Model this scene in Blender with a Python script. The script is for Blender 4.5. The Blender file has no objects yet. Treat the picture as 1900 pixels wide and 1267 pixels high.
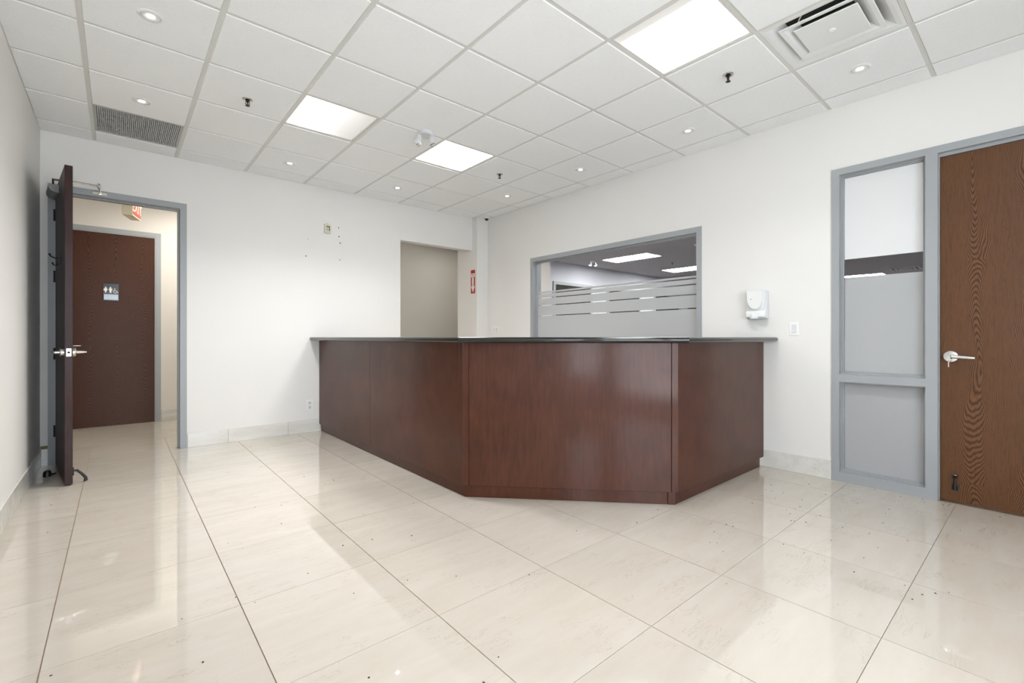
import bpy, bmesh, math, random
from mathutils import Vector, Matrix
R = math.radians
S = bpy.context.scene
COL = S.collection
random.seed(7)

# ------------------------------------------------------------------ camera, world, lights, exposure
EYE = 1.129
cam = bpy.data.cameras.new('camera')
cam.sensor_width = 36.0
cam.lens = 852.27 / 1900 * 36.0
cam.shift_x = (950 - 940.31) / 1900
cam.shift_y = (624.89 - 633.5) / 1900
cam.clip_start = 0.02
cam_ob = bpy.data.objects.new('camera', cam)
COL.objects.link(cam_ob)
cam_ob.location = (0, 0, EYE)
cam_ob.rotation_euler = (R(90), 0, -0.7028)
S.camera = cam_ob

world = bpy.data.worlds.new('world')
S.world = world
world.use_nodes = True
bg = world.node_tree.nodes['Background']
bg.inputs[0].default_value = (0.87, 0.935, 1.0, 1)
bg.inputs[1].default_value = 10.5

def area(name, loc, rot, sx, sy, power, color):
    l = bpy.data.lights.new(name, 'AREA')
    l.shape = 'RECTANGLE'; l.size = sx; l.size_y = sy; l.energy = power; l.color = color
    o = bpy.data.objects.new(name, l); COL.objects.link(o)
    o.location = loc; o.rotation_euler = rot
    return o
# added area lamp standing in for pavement bounce outside the shopfront behind the photographer
area('bounce_fill', (0.8, -2.5, 0.1), (R(150), 0, 0), 2.6, 1.0, 30, (1.0, 0.98, 0.95))

S.view_settings.view_transform = 'Standard'
S.view_settings.look = 'None'
S.view_settings.gamma = 1
S.view_settings.use_curve_mapping = False
S.view_settings.exposure = -0.24
TROFFER, DOWN, HALL, OFFICE, LAMP = 15.0, 40.0, 40.0, 60.0, 27.0
HALL_FAR = 7.0

# ------------------------------------------------------------------ materials
def srgb(r, g, b):
    f = lambda c: (c / 255) / 12.92 if c / 255 <= 0.04045 else ((c / 255 + 0.055) / 1.055) ** 2.4
    return (f(r), f(g), f(b), 1)

class NT:
    def __init__(s, name):
        s.m = bpy.data.materials.new(name); s.m.use_nodes = True
        s.t = s.m.node_tree; s.n = s.t.nodes; s.l = s.t.links
        s.p = s.n['Principled BSDF']; s.out = s.n['Material Output']
    def node(s, typ, ins=None, **kw):
        x = s.n.new(typ)
        for k, v in kw.items(): setattr(x, k, v)
        for k, v in (ins or {}).items():
            if hasattr(v, 'bl_idname') or isinstance(v, bpy.types.NodeSocket): s.l.new(v, x.inputs[k])
            else: x.inputs[k].default_value = v
        return x
    def math(s, op, a, b=0.0, c=None):
        x = s.n.new('ShaderNodeMath'); x.operation = op
        for i, v in enumerate((a, b) if c is None else (a, b, c)):
            if isinstance(v, bpy.types.NodeSocket): s.l.new(v, x.inputs[i])
            else: x.inputs[i].default_value = v
        return x.outputs[0]
    def mix(s, f, a, b):
        x = s.n.new('ShaderNodeMix'); x.data_type = 'RGBA'
        for i, v in ((0, f), (6, a), (7, b)):
            if isinstance(v, bpy.types.NodeSocket): s.l.new(v, x.inputs[i])
            else: x.inputs[i].default_value = v
        return x.outputs[2]
    def ramp(s, f, pts):
        x = s.n.new('ShaderNodeValToRGB'); s.l.new(f, x.inputs[0])
        e = x.color_ramp.elements
        while len(e) < len(pts): e.new(0.5)
        for el, (p, c) in zip(e, pts): el.position = p; el.color = c
        return x.outputs[0]
    def bump(s, h, strength=0.2, dist=0.002):
        b = s.node('ShaderNodeBump', {'Height': h, 'Strength': strength, 'Distance': dist})
        s.l.new(b.outputs[0], s.p.inputs['Normal'])
    def coord(s, which='Object'):
        return s.n.new('ShaderNodeTexCoord').outputs[which]

def plain(name, col, rough=0.5, metal=0.0, coat=0.0, spec=0.5):
    t = NT(name); p = t.p.inputs
    p['Base Color'].default_value = col; p['Roughness'].default_value = rough
    p['Metallic'].default_value = metal; p['Coat Weight'].default_value = coat
    p['Specular IOR Level'].default_value = spec
    return t.m

def paint(name, col, rough=0.55, grain=320, strength=0.12, speck=0.0):
    t = NT(name)
    g = t.node('ShaderNodeTexNoise', {'Vector': t.coord(), 'Scale': grain, 'Detail': 2.0})
    b = t.node('ShaderNodeTexNoise', {'Vector': t.coord(), 'Scale': 1.3, 'Detail': 3.0})
    c2 = tuple(v * 0.955 for v in col[:3]) + (1,)
    c = t.mix(b.outputs[0], col, c2)
    if speck:                                        # pinholes and fissures of mineral-fibre tile
        sp = t.node('ShaderNodeTexNoise', {'Vector': t.coord(), 'Scale': 130.0, 'Detail': 3.0, 'Roughness': 0.7})
        f = t.math('MULTIPLY', t.math('MAXIMUM', t.math('SUBTRACT', 0.5, sp.outputs[0]), 0.0), speck * 8)
        c = t.mix(f, c, tuple(v * 0.6 for v in col[:3]) + (1,))
    t.l.new(c, t.p.inputs['Base Color'])
    t.p.inputs['Roughness'].default_value = rough
    t.bump(g.outputs[0], strength, 0.001)
    return t.m

def emissive(name, col, strength):
    t = NT(name)
    t.p.inputs['Base Color'].default_value = (0.8, 0.8, 0.8, 1)
    t.p.inputs['Emission Color'].default_value = col
    t.p.inputs['Emission Strength'].default_value = strength
    return t.m

def lens(name, axis, pts, strength, col=(1.0, 0.995, 0.985, 1)):
    """prismatic troffer lens: the tubes behind it light it unevenly along one axis"""
    t = NT(name)
    sep = t.node('ShaderNodeSeparateXYZ', {0: t.coord()})
    f = t.math('ADD', t.math('DIVIDE', sep.outputs[axis], 0.58), 0.5)
    r = t.ramp(f, [(p, (v, v, v, 1)) for p, v in pts])
    t.p.inputs['Base Color'].default_value = (0.55, 0.53, 0.5, 1)
    t.p.inputs['Emission Color'].default_value = col
    t.l.new(t.math('MULTIPLY', r, strength), t.p.inputs['Emission Strength'])
    ch = t.node('ShaderNodeTexChecker', {'Vector': t.coord(), 'Scale': 160.0})
    t.bump(ch.outputs[1], 0.3, 0.002)
    return t.m

def wood(name, dark, mid, light, period, seed=0.0, rough=0.36, coat=0.1, rings=6.0, aspect=7.0, length=0.95, pores=0.35, spec=0.3):
    """flat-sawn veneer: nested cathedral figures repeated across the leaf, plus fine pores"""
    t = NT(name)
    m = t.math
    sep = t.node('ShaderNodeSeparateXYZ', {0: t.coord()})
    x, z = sep.outputs[0], sep.outputs[2]
    def noise(sx, sz, detail=2.0):
        v = t.node('ShaderNodeCombineXYZ', {0: m('MULTIPLY', x, sx), 1: seed, 2: m('MULTIPLY', z, sz)})
        return t.node('ShaderNodeTexNoise', {'Vector': v.outputs[0], 'Scale': 1.0, 'Detail': detail}).outputs[0]
    xs = m('ADD', m('ADD', x, seed * 0.37), m('MULTIPLY', m('SUBTRACT', noise(3.5, 1.3), 0.5), period * 0.8))
    q = m('DIVIDE', xs, period)
    cell = m('FLOOR', q)
    du = m('MULTIPLY', m('SUBTRACT', m('FRACT', q), 0.5), period)
    hsh = m('FRACT', m('MULTIPLY', m('SINE', m('MULTIPLY', m('ADD', cell, seed), 12.9898)), 43.758))
    dz = m('MULTIPLY', m('SUBTRACT', m('FRACT', m('ADD', m('DIVIDE', z, length), hsh)), 0.5), length / aspect)
    r = m('SQRT', m('ADD', m('MULTIPLY', du, du), m('MULTIPLY', dz, dz)))
    ring = m('ADD', m('MULTIPLY', m('POWER', m('DIVIDE', r, 0.06), 1.35), rings), m('MULTIPLY', noise(26.0, 6.0, 3.0), 2.0))
    w = m('POWER', m('ADD', m('MULTIPLY', m('SINE', m('MULTIPLY', ring, 6.2832)), 0.5), 0.5), 0.8)
    pn = noise(420.0, 11.0, 3.0)
    c = t.ramp(w, [(0.0, dark), (0.4, mid), (1.0, light)])
    c = t.mix(m('MULTIPLY', m('GREATER_THAN', pn, 0.55), pores), c, dark)
    c = t.mix(m('MULTIPLY', noise(5.0, 0.6), 0.4), c, mid)
    t.l.new(c, t.p.inputs['Base Color'])
    t.p.inputs['Roughness'].default_value = rough
    t.p.inputs['Specular IOR Level'].default_value = spec
    t.p.inputs['Coat Weight'].default_value = coat
    t.p.inputs['Coat Roughness'].default_value = 0.25
    t.bump(pn, 0.15, 0.0006)
    return t.m

def veneer(name, dark, light, rough=0.3, coat=0.4):
    """fine even-grained mahogany stain of the desk"""
    t = NT(name)
    sep = t.node('ShaderNodeSeparateXYZ', {0: t.coord()})
    h = t.math('ADD', sep.outputs[0], t.math('MULTIPLY', sep.outputs[1], 1.0))
    v1 = t.node('ShaderNodeCombineXYZ', {0: t.math('MULTIPLY', h, 160.0), 1: t.math('MULTIPLY', sep.outputs[1], 60.0), 2: t.math('MULTIPLY', sep.outputs[2], 7.0)})
    n1 = t.node('ShaderNodeTexNoise', {'Vector': v1.outputs[0], 'Scale': 1.0, 'Detail': 3.0})
    n2 = t.node('ShaderNodeTexNoise', {'Vector': t.coord(), 'Scale': 4.0, 'Detail': 3.0})
    f = t.math('ADD', t.math('MULTIPLY', n1.outputs[0], 0.55), t.math('MULTIPLY', n2.outputs[0], 0.45))
    t.l.new(t.ramp(f, [(0.3, dark), (0.7, light)]), t.p.inputs['Base Color'])
    t.p.inputs['Roughness'].default_value = rough
    t.p.inputs['Specular IOR Level'].default_value = 0.15
    t.p.inputs['Coat Weight'].default_value = coat
    t.p.inputs['Coat Roughness'].default_value = 0.13
    t.bump(n1.outputs[0], 0.06, 0.0005)
    return t.m

def stone(name, a, b, vein, rough=0.06, spec=0.5, stretch=(2.0, 9.0, 9.0), coat=0.0):
    """polished cream limestone: cloudy streaks along X, thin broken veins, per-tile tint"""
    t = NT(name)
    oi = t.n.new('ShaderNodeObjectInfo')
    off = t.node('ShaderNodeVectorMath', {0: t.coord(), 1: oi.outputs['Location']}, operation='ADD')
    rnd = t.node('ShaderNodeCombineXYZ', {0: t.math('MULTIPLY', oi.outputs['Random'], 31.0), 1: t.math('MULTIPLY', oi.outputs['Random'], 17.0), 2: 0.0})
    pos = t.node('ShaderNodeVectorMath', {0: off.outputs[0], 1: rnd.outputs[0]}, operation='ADD')
    st = t.node('ShaderNodeVectorMath', {0: pos.outputs[0], 1: stretch}, operation='MULTIPLY')
    n1 = t.node('ShaderNodeTexNoise', {'Vector': st.outputs[0], 'Scale': 1.2, 'Detail': 7.0, 'Roughness': 0.62})
    n2 = t.node('ShaderNodeTexNoise', {'Vector': st.outputs[0], 'Scale': 1.6, 'Detail': 6.0, 'Roughness': 0.7, 'Distortion': 0.8})
    c = t.ramp(n1.outputs[0], [(0.32, b), (0.66, a)])
    d = t.math('ABSOLUTE', t.math('SUBTRACT', n2.outputs[0], 0.5))
    ve = t.math('MULTIPLY', t.math('LESS_THAN', d, 0.006), 0.30)
    n3 = t.node('ShaderNodeTexNoise', {'Vector': pos.outputs[0], 'Scale': 5.0, 'Detail': 1.0})
    ve = t.math('MULTIPLY', ve, t.math('GREATER_THAN', n3.outputs[0], 0.55))
    c = t.mix(ve, c, vein)
    tint = t.math('ADD', 0.955, t.math('MULTIPLY', oi.outputs['Random'], 0.07))
    hsv = t.node('ShaderNodeHueSaturation', {'Color': c, 'Value': tint})
    t.l.new(hsv.outputs[0], t.p.inputs['Base Color'])
    t.p.inputs['Roughness'].default_value = rough
    t.p.inputs['Specular IOR Level'].default_value = spec
    t.p.inputs['Coat Weight'].default_value = coat
    t.p.inputs['Coat Roughness'].default_value = 0.01
    return t.m

def glass(name, tint=(0.9, 0.93, 0.93, 1), refl=0.9):
    t = NT(name)
    t.n.remove(t.p)
    tr = t.node('ShaderNodeBsdfTransparent', {0: tint})
    gl = t.node('ShaderNodeBsdfGlossy', {'Color': (refl, refl, refl, 1), 'Roughness': 0.02})
    fr = t.node('ShaderNodeFresnel', {0: 1.5})
    geo = t.n.new('ShaderNodeNewGeometry')          # only the entering face reflects: a thin pane has no total inner reflection
    f = t.math('MULTIPLY', fr.outputs[0], t.math('SUBTRACT', 1.0, geo.outputs['Backfacing']))
    m = t.node('ShaderNodeMixShader', {0: f, 1: tr.outputs[0], 2: gl.outputs[0]})
    t.l.new(m.outputs[0], t.out.inputs[0])
    return t.m

def frosted(name, col, see=0.0):
    t = NT(name)
    t.n.remove(t.p)
    d = t.node('ShaderNodeBsdfDiffuse', {0: col})
    tl = t.node('ShaderNodeBsdfTranslucent', {0: col})
    m1 = t.node('ShaderNodeMixShader', {0: 0.42, 1: d.outputs[0], 2: tl.outputs[0]})
    gl = t.node('ShaderNodeBsdfGlossy', {'Color': (0.9, 0.9, 0.9, 1), 'Roughness': 0.18})
    fr = t.node('ShaderNodeFresnel', {0: 1.35})
    m2 = t.node('ShaderNodeMixShader', {0: fr.outputs[0], 1: m1.outputs[0], 2: gl.outputs[0]})
    t.l.new(m2.outputs[0], t.out.inputs[0])
    return t.m

WALL = srgb(232, 230, 226)
M = dict(
    wall=paint('wall_paint', WALL),
    hall=paint('hall_paint', srgb(226, 221, 213)),
    office_wall=paint('office_paint', srgb(200, 202, 210)),
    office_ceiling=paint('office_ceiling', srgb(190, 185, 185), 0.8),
    tile=paint('ceiling_tile', srgb(244, 245, 245), 0.85, 240, 0.5, 0.10),
    grid=plain('grid_metal', srgb(214, 213, 208), 0.45),
    plenum=plain('plenum', srgb(60, 60, 60), 0.9),
    floor=stone('floor_stone', srgb(207, 199, 187), srgb(201, 191, 177), srgb(150, 126, 106), 0.025, coat=0.5),
    base=stone('baseboard_stone', srgb(226, 224, 218), srgb(212, 209, 201), srgb(160, 150, 140), 0.12),
    grout=plain('grout', srgb(150, 126, 106), 0.9),
    carpet=paint('carpet', srgb(96, 94, 96), 0.95, 200, 0.6),
    frame=plain('frame_paint', srgb(159, 162, 164), 0.38),
    door_oak=wood('oak_door', srgb(48, 27, 14), srgb(92, 58, 33), srgb(120, 79, 46), 0.26, 0.6, rings=10.0, aspect=9.0, length=1.5),
    door_dark=wood('dark_door', srgb(34, 18, 10), srgb(72, 43, 29), srgb(92, 57, 40), 0.25, 2.3, coat=0.0, spec=0.2, rings=9.0, aspect=8.0, length=1.3),
    leaf=veneer('open_leaf', srgb(36, 22, 21), srgb(66, 44, 42), 0.42, 0.08),
    desk=veneer('mahogany', srgb(62, 29, 17), srgb(86, 46, 29), 0.45),
    granite=plain('black_granite', srgb(17, 18, 18), 0.07, 0, 0.3),
    chrome=plain('brushed_nickel', srgb(200, 196, 188), 0.24, 1.0),
    bright=plain('bright_metal', srgb(226, 226, 226), 0.16, 1.0),
    dark_metal=plain('dark_metal', srgb(52, 51, 50), 0.35, 0.7),
    black=plain('black_rubber', srgb(18, 18, 20), 0.45),
    closer=plain('closer_grey', srgb(132, 132, 132), 0.4, 0.4),
    plastic=plain('white_plastic', srgb(236, 236, 234), 0.3),
    plastic2=plain('pale_grey_plastic', srgb(216, 217, 219), 0.3),
    ivory=plain('ivory_plastic', srgb(214, 209, 186), 0.45),
    cream=plain('cream_plastic', srgb(238, 228, 200), 0.5),
    red=plain('sign_red', srgb(178, 44, 28), 0.5),
    white=plain('sign_white', srgb(238, 236, 232), 0.5),
    signblack=plain('sign_black', srgb(12, 12, 16), 0.2),
    glare=plain('sign_glare', srgb(170, 182, 196), 0.3, 0.2),
    grille=plain('grille_grey', srgb(176, 177, 176), 0.5),
    diffuser=plain('diffuser_white', srgb(226, 227, 225), 0.4),
    dark=plain('dark_cavity', srgb(14, 14, 14), 0.9),
    darkglass=plain('dark_glass', srgb(44, 42, 40), 0.08),
    glass=glass('clear_glass', (0.93, 0.935, 0.94, 1)),
    film=frosted('frosted_film', srgb(214, 215, 215)),
    film_low=frosted('frosted_film_low', srgb(206, 206, 208)),
    blind=plain('white_film', srgb(226, 226, 226), 0.35),
    green=plain('green_strip', srgb(120, 122, 70), 0.8),
    dirt=plain('dirt', srgb(58, 44, 36), 0.9),
    bulb=emissive('lamp_face', (1, 0.95, 0.86, 1), DOWN),
    office_lens=emissive('office_lens', (1, 0.99, 0.97, 1), OFFICE),
    hall_fill_lens=emissive('hall_fill_lens', (1, 0.95, 0.87, 1), HALL), hall_fill_lens_far=emissive('hall_fill_lens_far', (1, 0.97, 0.92, 1), HALL_FAR),
)

# ------------------------------------------------------------------ mesh helpers
def bx(bm, x0, x1, y0, y1, z0, z1, bevel=0.0, seg=2):
    vs = [bm.verts.new((x, y, z)) for z in (z0, z1) for y in (y0, y1) for x in (x0, x1)]
    fs = [bm.faces.new([vs[i] for i in f]) for f in ((0, 2, 3, 1), (4, 5, 7, 6), (0, 1, 5, 4), (2, 6, 7, 3), (0, 4, 6, 2), (1, 3, 7, 5))]
    if bevel:
        es = {e for f in fs for e in f.edges}
        bmesh.ops.bevel(bm, geom=list(es), offset=bevel, segments=seg, affect='EDGES', profile=0.5)

def prism(bm, pts, z0, z1):
    a = [bm.verts.new((x, y, z0)) for x, y in pts]; b = [bm.verts.new((x, y, z1)) for x, y in pts]
    n = len(pts)
    bm.faces.new(a[::-1]); bm.faces.new(b)
    for i in range(n): bm.faces.new((a[i], a[(i + 1) % n], b[(i + 1) % n], b[i]))

def lathe(bm, c, axis, prof, n=24, sx=1.0, sy=1.0):
    """revolve (radius, height) profile about an axis vector through c"""
    q = Vector((0, 0, 1)).rotation_difference(Vector(axis).normalized())
    rings = []
    for r, h in prof:
        if r < 1e-6: rings.append([bm.verts.new(Vector(c) + q @ Vector((0, 0, h)))])
        else: rings.append([bm.verts.new(Vector(c) + q @ Vector((sx * r * math.cos(2 * math.pi * k / n), sy * r * math.sin(2 * math.pi * k / n), h))) for k in range(n)])
    for a, b in zip(rings, rings[1:]):
        for k in range(n):
            p = [a[k % len(a)], a[(k + 1) % len(a)], b[(k + 1) % len(b)], b[k % len(b)]]
            p = list(dict.fromkeys(p))
            if len(p) > 2: bm.faces.new(p)
    for g, rev in ((rings[0], True), (rings[-1], False)):
        if len(g) > 2: bm.faces.new(g[::-1] if rev else g)

def cyl(bm, a, b, r, r2=None, n=14):
    a, b = Vector(a), Vector(b)
    lathe(bm, a, b - a, [(r, 0), (r2 if r2 is not None else r, (b - a).length)], n)

def tube(bm, pts, r, n=10):
    pts = [Vector(p) for p in pts]; rings = []
    for i, p in enumerate(pts):
        d = (pts[min(i + 1, len(pts) - 1)] - pts[max(i - 1, 0)]).normalized()
        s = d.cross(Vector((0.13, 0.21, 0.97))).normalized(); t = d.cross(s)
        rr = r[i] if isinstance(r, (list, tuple)) else r
        rings.append([bm.verts.new(p + rr * (math.cos(2 * math.pi * k / n) * s + math.sin(2 * math.pi * k / n) * t)) for k in range(n)])
    for a, b in zip(rings, rings[1:]):
        for k in range(n): bm.faces.new((a[k], a[(k + 1) % n], b[(k + 1) % n], b[k]))
    bm.faces.new(rings[0][::-1]); bm.faces.new(rings[-1])

def frustum(bm, cx, cy, z0, a0, b0, z1, a1, b1, caps=True):
    lo = [bm.verts.new((cx + sx * a0, cy + sy * b0, z0)) for sx, sy in ((-1, -1), (1, -1), (1, 1), (-1, 1))]
    hi = [bm.verts.new((cx + sx * a1, cy + sy * b1, z1)) for sx, sy in ((-1, -1), (1, -1), (1, 1), (-1, 1))]
    for i in range(4): bm.faces.new((lo[i], lo[(i + 1) % 4], hi[(i + 1) % 4], hi[i]))
    if caps: bm.faces.new(lo[::-1]); bm.faces.new(hi)

def new():
    return bmesh.new()

def obj(name, bm, mat, parent=None, smooth=False, loc=None, rz=None, fix=True):
    if fix: bmesh.ops.recalc_face_normals(bm, faces=bm.faces[:])
    me = bpy.data.meshes.new(name); bm.to_mesh(me); bm.free()
    me.materials.append(mat)
    if smooth:
        for p in me.polygons: p.use_smooth = True
        try: me.set_sharp_from_angle(angle=R(35))
        except Exception: pass
    o = bpy.data.objects.new(name, me); COL.objects.link(o)
    if parent: o.parent = parent
    if loc: o.location = loc
    if rz is not None: o.rotation_euler = (0, 0, rz)
    return o

def tag(o, label=None, cat=None, group=None, kind=None):
    if label: o['label'] = label
    if cat: o['category'] = cat
    if group: o['group'] = group
    if kind: o['kind'] = kind
    return o

def empty(name, loc=(0, 0, 0), rz=0.0):
    o = bpy.data.objects.new(name, None); COL.objects.link(o)
    o.location = loc; o.rotation_euler = (0, 0, rz); o.empty_display_size = 0.05
    return o

def thing(name, label, cat, loc=(0, 0, 0), rz=0.0, group=None):
    return tag(empty(name, loc, rz), label, cat, group)

def struct(name, bm, mat, label=None):
    return tag(obj(name, bm, mat), label, None, None, 'structure')

def sgroup(name, label=None, loc=(0, 0, 0), rz=0.0):
    return tag(empty(name, loc, rz), label, None, None, 'structure')

def box_part(name, mat, parent, *b, bevel=0.0, seg=2, smooth=False):
    bm = new(); bx(bm, *b, bevel=bevel, seg=seg)
    return obj(name, bm, mat, parent, smooth)

def text_mesh(body, size, mat, name, parent, loc, rot, extrude=0.0006):
    cu = bpy.data.curves.new(name, 'FONT'); cu.body = body; cu.size = size
    cu.align_x = 'CENTER'; cu.align_y = 'CENTER'; cu.extrude = extrude; cu.resolution_u = 2
    tmp = bpy.data.objects.new('t', cu)
    COL.objects.link(tmp)
    me = bpy.data.meshes.new_from_object(tmp.evaluated_get(bpy.context.evaluated_depsgraph_get()))
    bpy.data.objects.remove(tmp)
    me.materials.clear(); me.materials.append(mat)
    o = bpy.data.objects.new(name, me); COL.objects.link(o)
    o.parent = parent; o.location = loc; o.rotation_euler = rot
    return o

def dup(root, loc, label=None, group=None):
    r = root.copy(); COL.objects.link(r); r.location = loc
    if label: r['label'] = label
    if group: r['group'] = group
    for ch in list(root.children):
        c = ch.copy(); COL.objects.link(c); c.parent = r
        for g in ch.children:
            d = g.copy(); COL.objects.link(d); d.parent = c
    return r

# ------------------------------------------------------------------ room dimensions
XL, XR, YB, YF = -0.515, 4.32, 5.67, -1.75       # faces of the reception walls
TH = 0.13                                        # wall thickness
YH = 7.70                                        # far wall of the hall
ZC = 2.934                                       # ceiling grid
GX, GY, GS = -0.1634, 5.3951, 0.61               # ceiling grid origin, spacing
FX, FY, FS = -0.2015, 3.9868, 0.5968             # floor grid origin, spacing
XK, YK = 4.115, 5.55                             # corner column
OX = 18.5                                        # office far end

# ------------------------------------------------------------------ floor with its tiles
bm = new(); bx(bm, XL - 1.2, 6.2, YF - 0.4, YH + 0.1, -0.12, -0.0035)
floor = struct('floor', bm, M['grout'], 'polished cream stone tile floor with thin brown joints')
tile_cache = {}
def floor_tile(x0, x1, y0, y1):
    w, d = round(x1 - x0, 4), round(y1 - y0, 4)
    if (w, d) not in tile_cache:
        bm = new()
        bx(bm, -w / 2, w / 2, -d / 2, d / 2, -0.010, 0.0)
        o = obj('tile', bm, M['floor'], floor); tile_cache[(w, d)] = o.data
    else:
        o = bpy.data.objects.new('tile', tile_cache[(w, d)]); COL.objects.link(o); o.parent = floor
    o.location = ((x0 + x1) / 2, (y0 + y1) / 2, 0)
JX, JY = 0.0019, 0.0011
for i in range(-3, 11):
    for k in range(-7, 11):
        x0, x1 = FX + i * FS + JX, FX + (i + 1) * FS - JX
        y1, y0 = FY - k * FS - JY, FY - (k + 1) * FS + JY
        lo, hi = (XL, XR) if y0 < YB - 0.1 else (XL - 1.0, 6.0)
        x0, x1, y0, y1 = max(x0, lo), min(x1, hi), max(y0, YF), min(y1, YH)
        if x1 - x0 > 0.02 and y1 - y0 > 0.02: floor_tile(x0, x1, y0, y1)
bm = new(); bx(bm, XR + TH, OX, -4.0, 7.66, -0.12, 0.0)
struct('floor', bm, M['carpet'], 'dark carpet of the office behind the interior window')

# ------------------------------------------------------------------ walls
def wall_with_holes(name, axis, f0, f1, u0, u1, z0, z1, holes, mat, label):
    """axis 'x': wall plane x in f0..f1, runs along y; axis 'y': plane y in f0..f1, runs along x"""
    bm = new()
    def put(a, b, c, d):
        if b - a < 1e-4 or d - c < 1e-4: return
        if axis == 'x': bx(bm, f0, f1, a, b, c, d)
        else: bx(bm, a, b, f0, f1, c, d)
    u = u0
    for a, b, c, d in sorted(holes):
        put(u, a, z0, z1); put(a, b, z0, c); put(a, b, d, z1); u = b
    put(u, u1, z0, z1)
    return struct(name, bm, mat, label)
ZT = 3.05
wall_with_holes('wall_left', 'x', XL - TH, XL, YF, YB, 0, ZT, [(-1.68, -0.80, 0.45, 2.5)], M['wall'], 'white left wall beside the open door')
D1 = (-0.415, 0.484, 2.425)          # door opening in the back wall: x0, x1, top
wall_with_holes('wall_back', 'y', YB, YB + TH, XL - 1.1, XK, 0, ZT, [(D1[0], D1[1], 0, D1[2]), (2.918, XK, 0, 2.44)], M['wall'], 'white back wall with door opening and passage')
W1 = (2.2255, 4.535, 0.95, 2.146)     # interior window opening y0,y1,z0,z1
D3 = (-0.425, 1.062, 2.395)
wall_with_holes('wall_right', 'x', XR, XR + TH, YF, 6.06, 0, ZT, [(W1[0] - 0.02, W1[1] + 0.02, W1[2] - 0.02, W1[3] + 0.02), (D3[0] - 0.02, D3[1] + 0.02, 0, D3[2] + 0.02)], M['wall'], 'white right wall with interior window and wood door')
bm = new(); bx(bm, XK, XR, YK, 6.06, 0, ZT)
struct('wall_corner', bm, M['wall'], 'narrow white column in the far corner of the room')
wall_with_holes('wall_front', 'y', YF - TH, YF, XL - TH, XR + TH, 0, ZT, [(-0.44, 2.0, 0.15, 2.7)], M['wall'], 'front wall with the shopfront glazing')
bm = new(); bx(bm, XL - 1.1, 6.1, YH, YH + TH, 0, ZT)
struct('wall_hall', bm, M['hall'], 'cream far wall of the hall with the restroom door')
bm = new(); bx(bm, XL - 1.2, XL - 1.1, YB, YH + TH, 0, ZT); bx(bm, 6.0, 6.1, 6.06, YH, 0, ZT); bx(bm, XR + TH, 6.1, 5.96, 6.06, 0, ZT)
struct('wall_partition', bm, M['hall'], 'partitions closing the ends of the hall')
bm = new(); bx(bm, 6.1, OX, 7.66, 7.66 + TH, 0, ZT); bx(bm, OX, OX + 0.1, -4.0, 7.8, 0, ZT); bx(bm, XR + TH, OX, -4.1, -4.0, 0, ZT); bx(bm, XR, XR + TH, -4.1, YF - TH, 0, ZT)
struct('wall_office', bm, M['office_wall'], 'pale walls of the office seen through the interior window')

# shopfront behind the photographer
w3 = sgroup('window_3', 'tall shopfront window behind the viewer')
bm = new()
for x in (-0.44, 0.755, 1.95): bx(bm, x, x + 0.05, YF - 0.1, YF - 0.03, 0.15, 2.7)
for z in (0.15, 2.65): bx(bm, -0.44, 2.0, YF - 0.1, YF - 0.03, z, z + 0.05)
obj('window_frame', bm, M['frame'], w3)
for x in (-0.39, 0.805): box_part('pane', M['glass'], w3, x, x + 1.143, YF - 0.07, YF - 0.064, 0.2, 2.65)

w8 = sgroup('window_8', 'unseen side light assumed in the left wall behind the viewer, for the desk sheen')  # assumed opening, placed and sized for the sheen on the desk front
bm = new()
for y in (-1.68, -0.85): bx(bm, XL - 0.10, XL - 0.03, y, y + 0.05, 0.45, 2.5)
for z in (0.45, 2.45): bx(bm, XL - 0.10, XL - 0.03, -1.63, -0.85, z, z + 0.05)
obj('window_frame', bm, M['frame'], w8)
box_part('pane', M['glass'], w8, XL - 0.07, XL - 0.064, -1.63, -0.85, 0.50, 2.45)

# ------------------------------------------------------------------ ceilings
bm = new(); bx(bm, XL, XR, YF, YB, ZC + 0.06, ZT + 0.05)
ceiling = struct('ceiling', bm, M['plenum'], 'white suspended tile ceiling of the reception')
SPECIAL = {(2, 2), (4, 2), (4, 6), (0, 0), (5, 7)}
tcache = {}
def ceiling_tile(x0, x1, y0, y1):
    w, d = round(x1 - x0, 4), round(y1 - y0, 4)
    if (w, d) not in tcache:
        bm = new()
        frustum(bm, 0, 0, -0.005, w / 2 - 0.0165, d / 2 - 0.0165, -0.0035, w / 2 - 0.015, d / 2 - 0.015)
        frustum(bm, 0, 0, -0.0035, w / 2 - 0.015, d / 2 - 0.015, 0.008, w / 2 - 0.015, d / 2 - 0.015, caps=False)
        frustum(bm, 0, 0, 0.0006, w / 2 - 0.0124, d / 2 - 0.0124, 0.008, w / 2 - 0.0124, d / 2 - 0.0124)
        o = obj('ceiling_tile', bm, M['tile'], ceiling, fix=True); tcache[(w, d)] = o.data
    else:
        o = bpy.data.objects.new('ceiling_tile', tcache[(w, d)]); COL.objects.link(o); o.parent = ceiling
    o.location = ((x0 + x1) / 2, (y0 + y1) / 2, ZC)
NI, NJ = 8, 12
for i in range(-1, NI):
    for j in range(-1, NJ):
        x0, x1 = max(GX + i * GS, XL - 0.012), min(GX + (i + 1) * GS, XR + 0.012)
        y1, y0 = min(GY - j * GS, YB + 0.012), max(GY - (j + 1) * GS, YF - 0.012)
        if (i, j) in SPECIAL or y1 - y0 < 0.06 or x1 - x0 < 0.06: continue
        if i == 7 and j == -1: y1 = min(y1, YK + 0.012)
        ceiling_tile(x0, x1, y0, y1)
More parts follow.
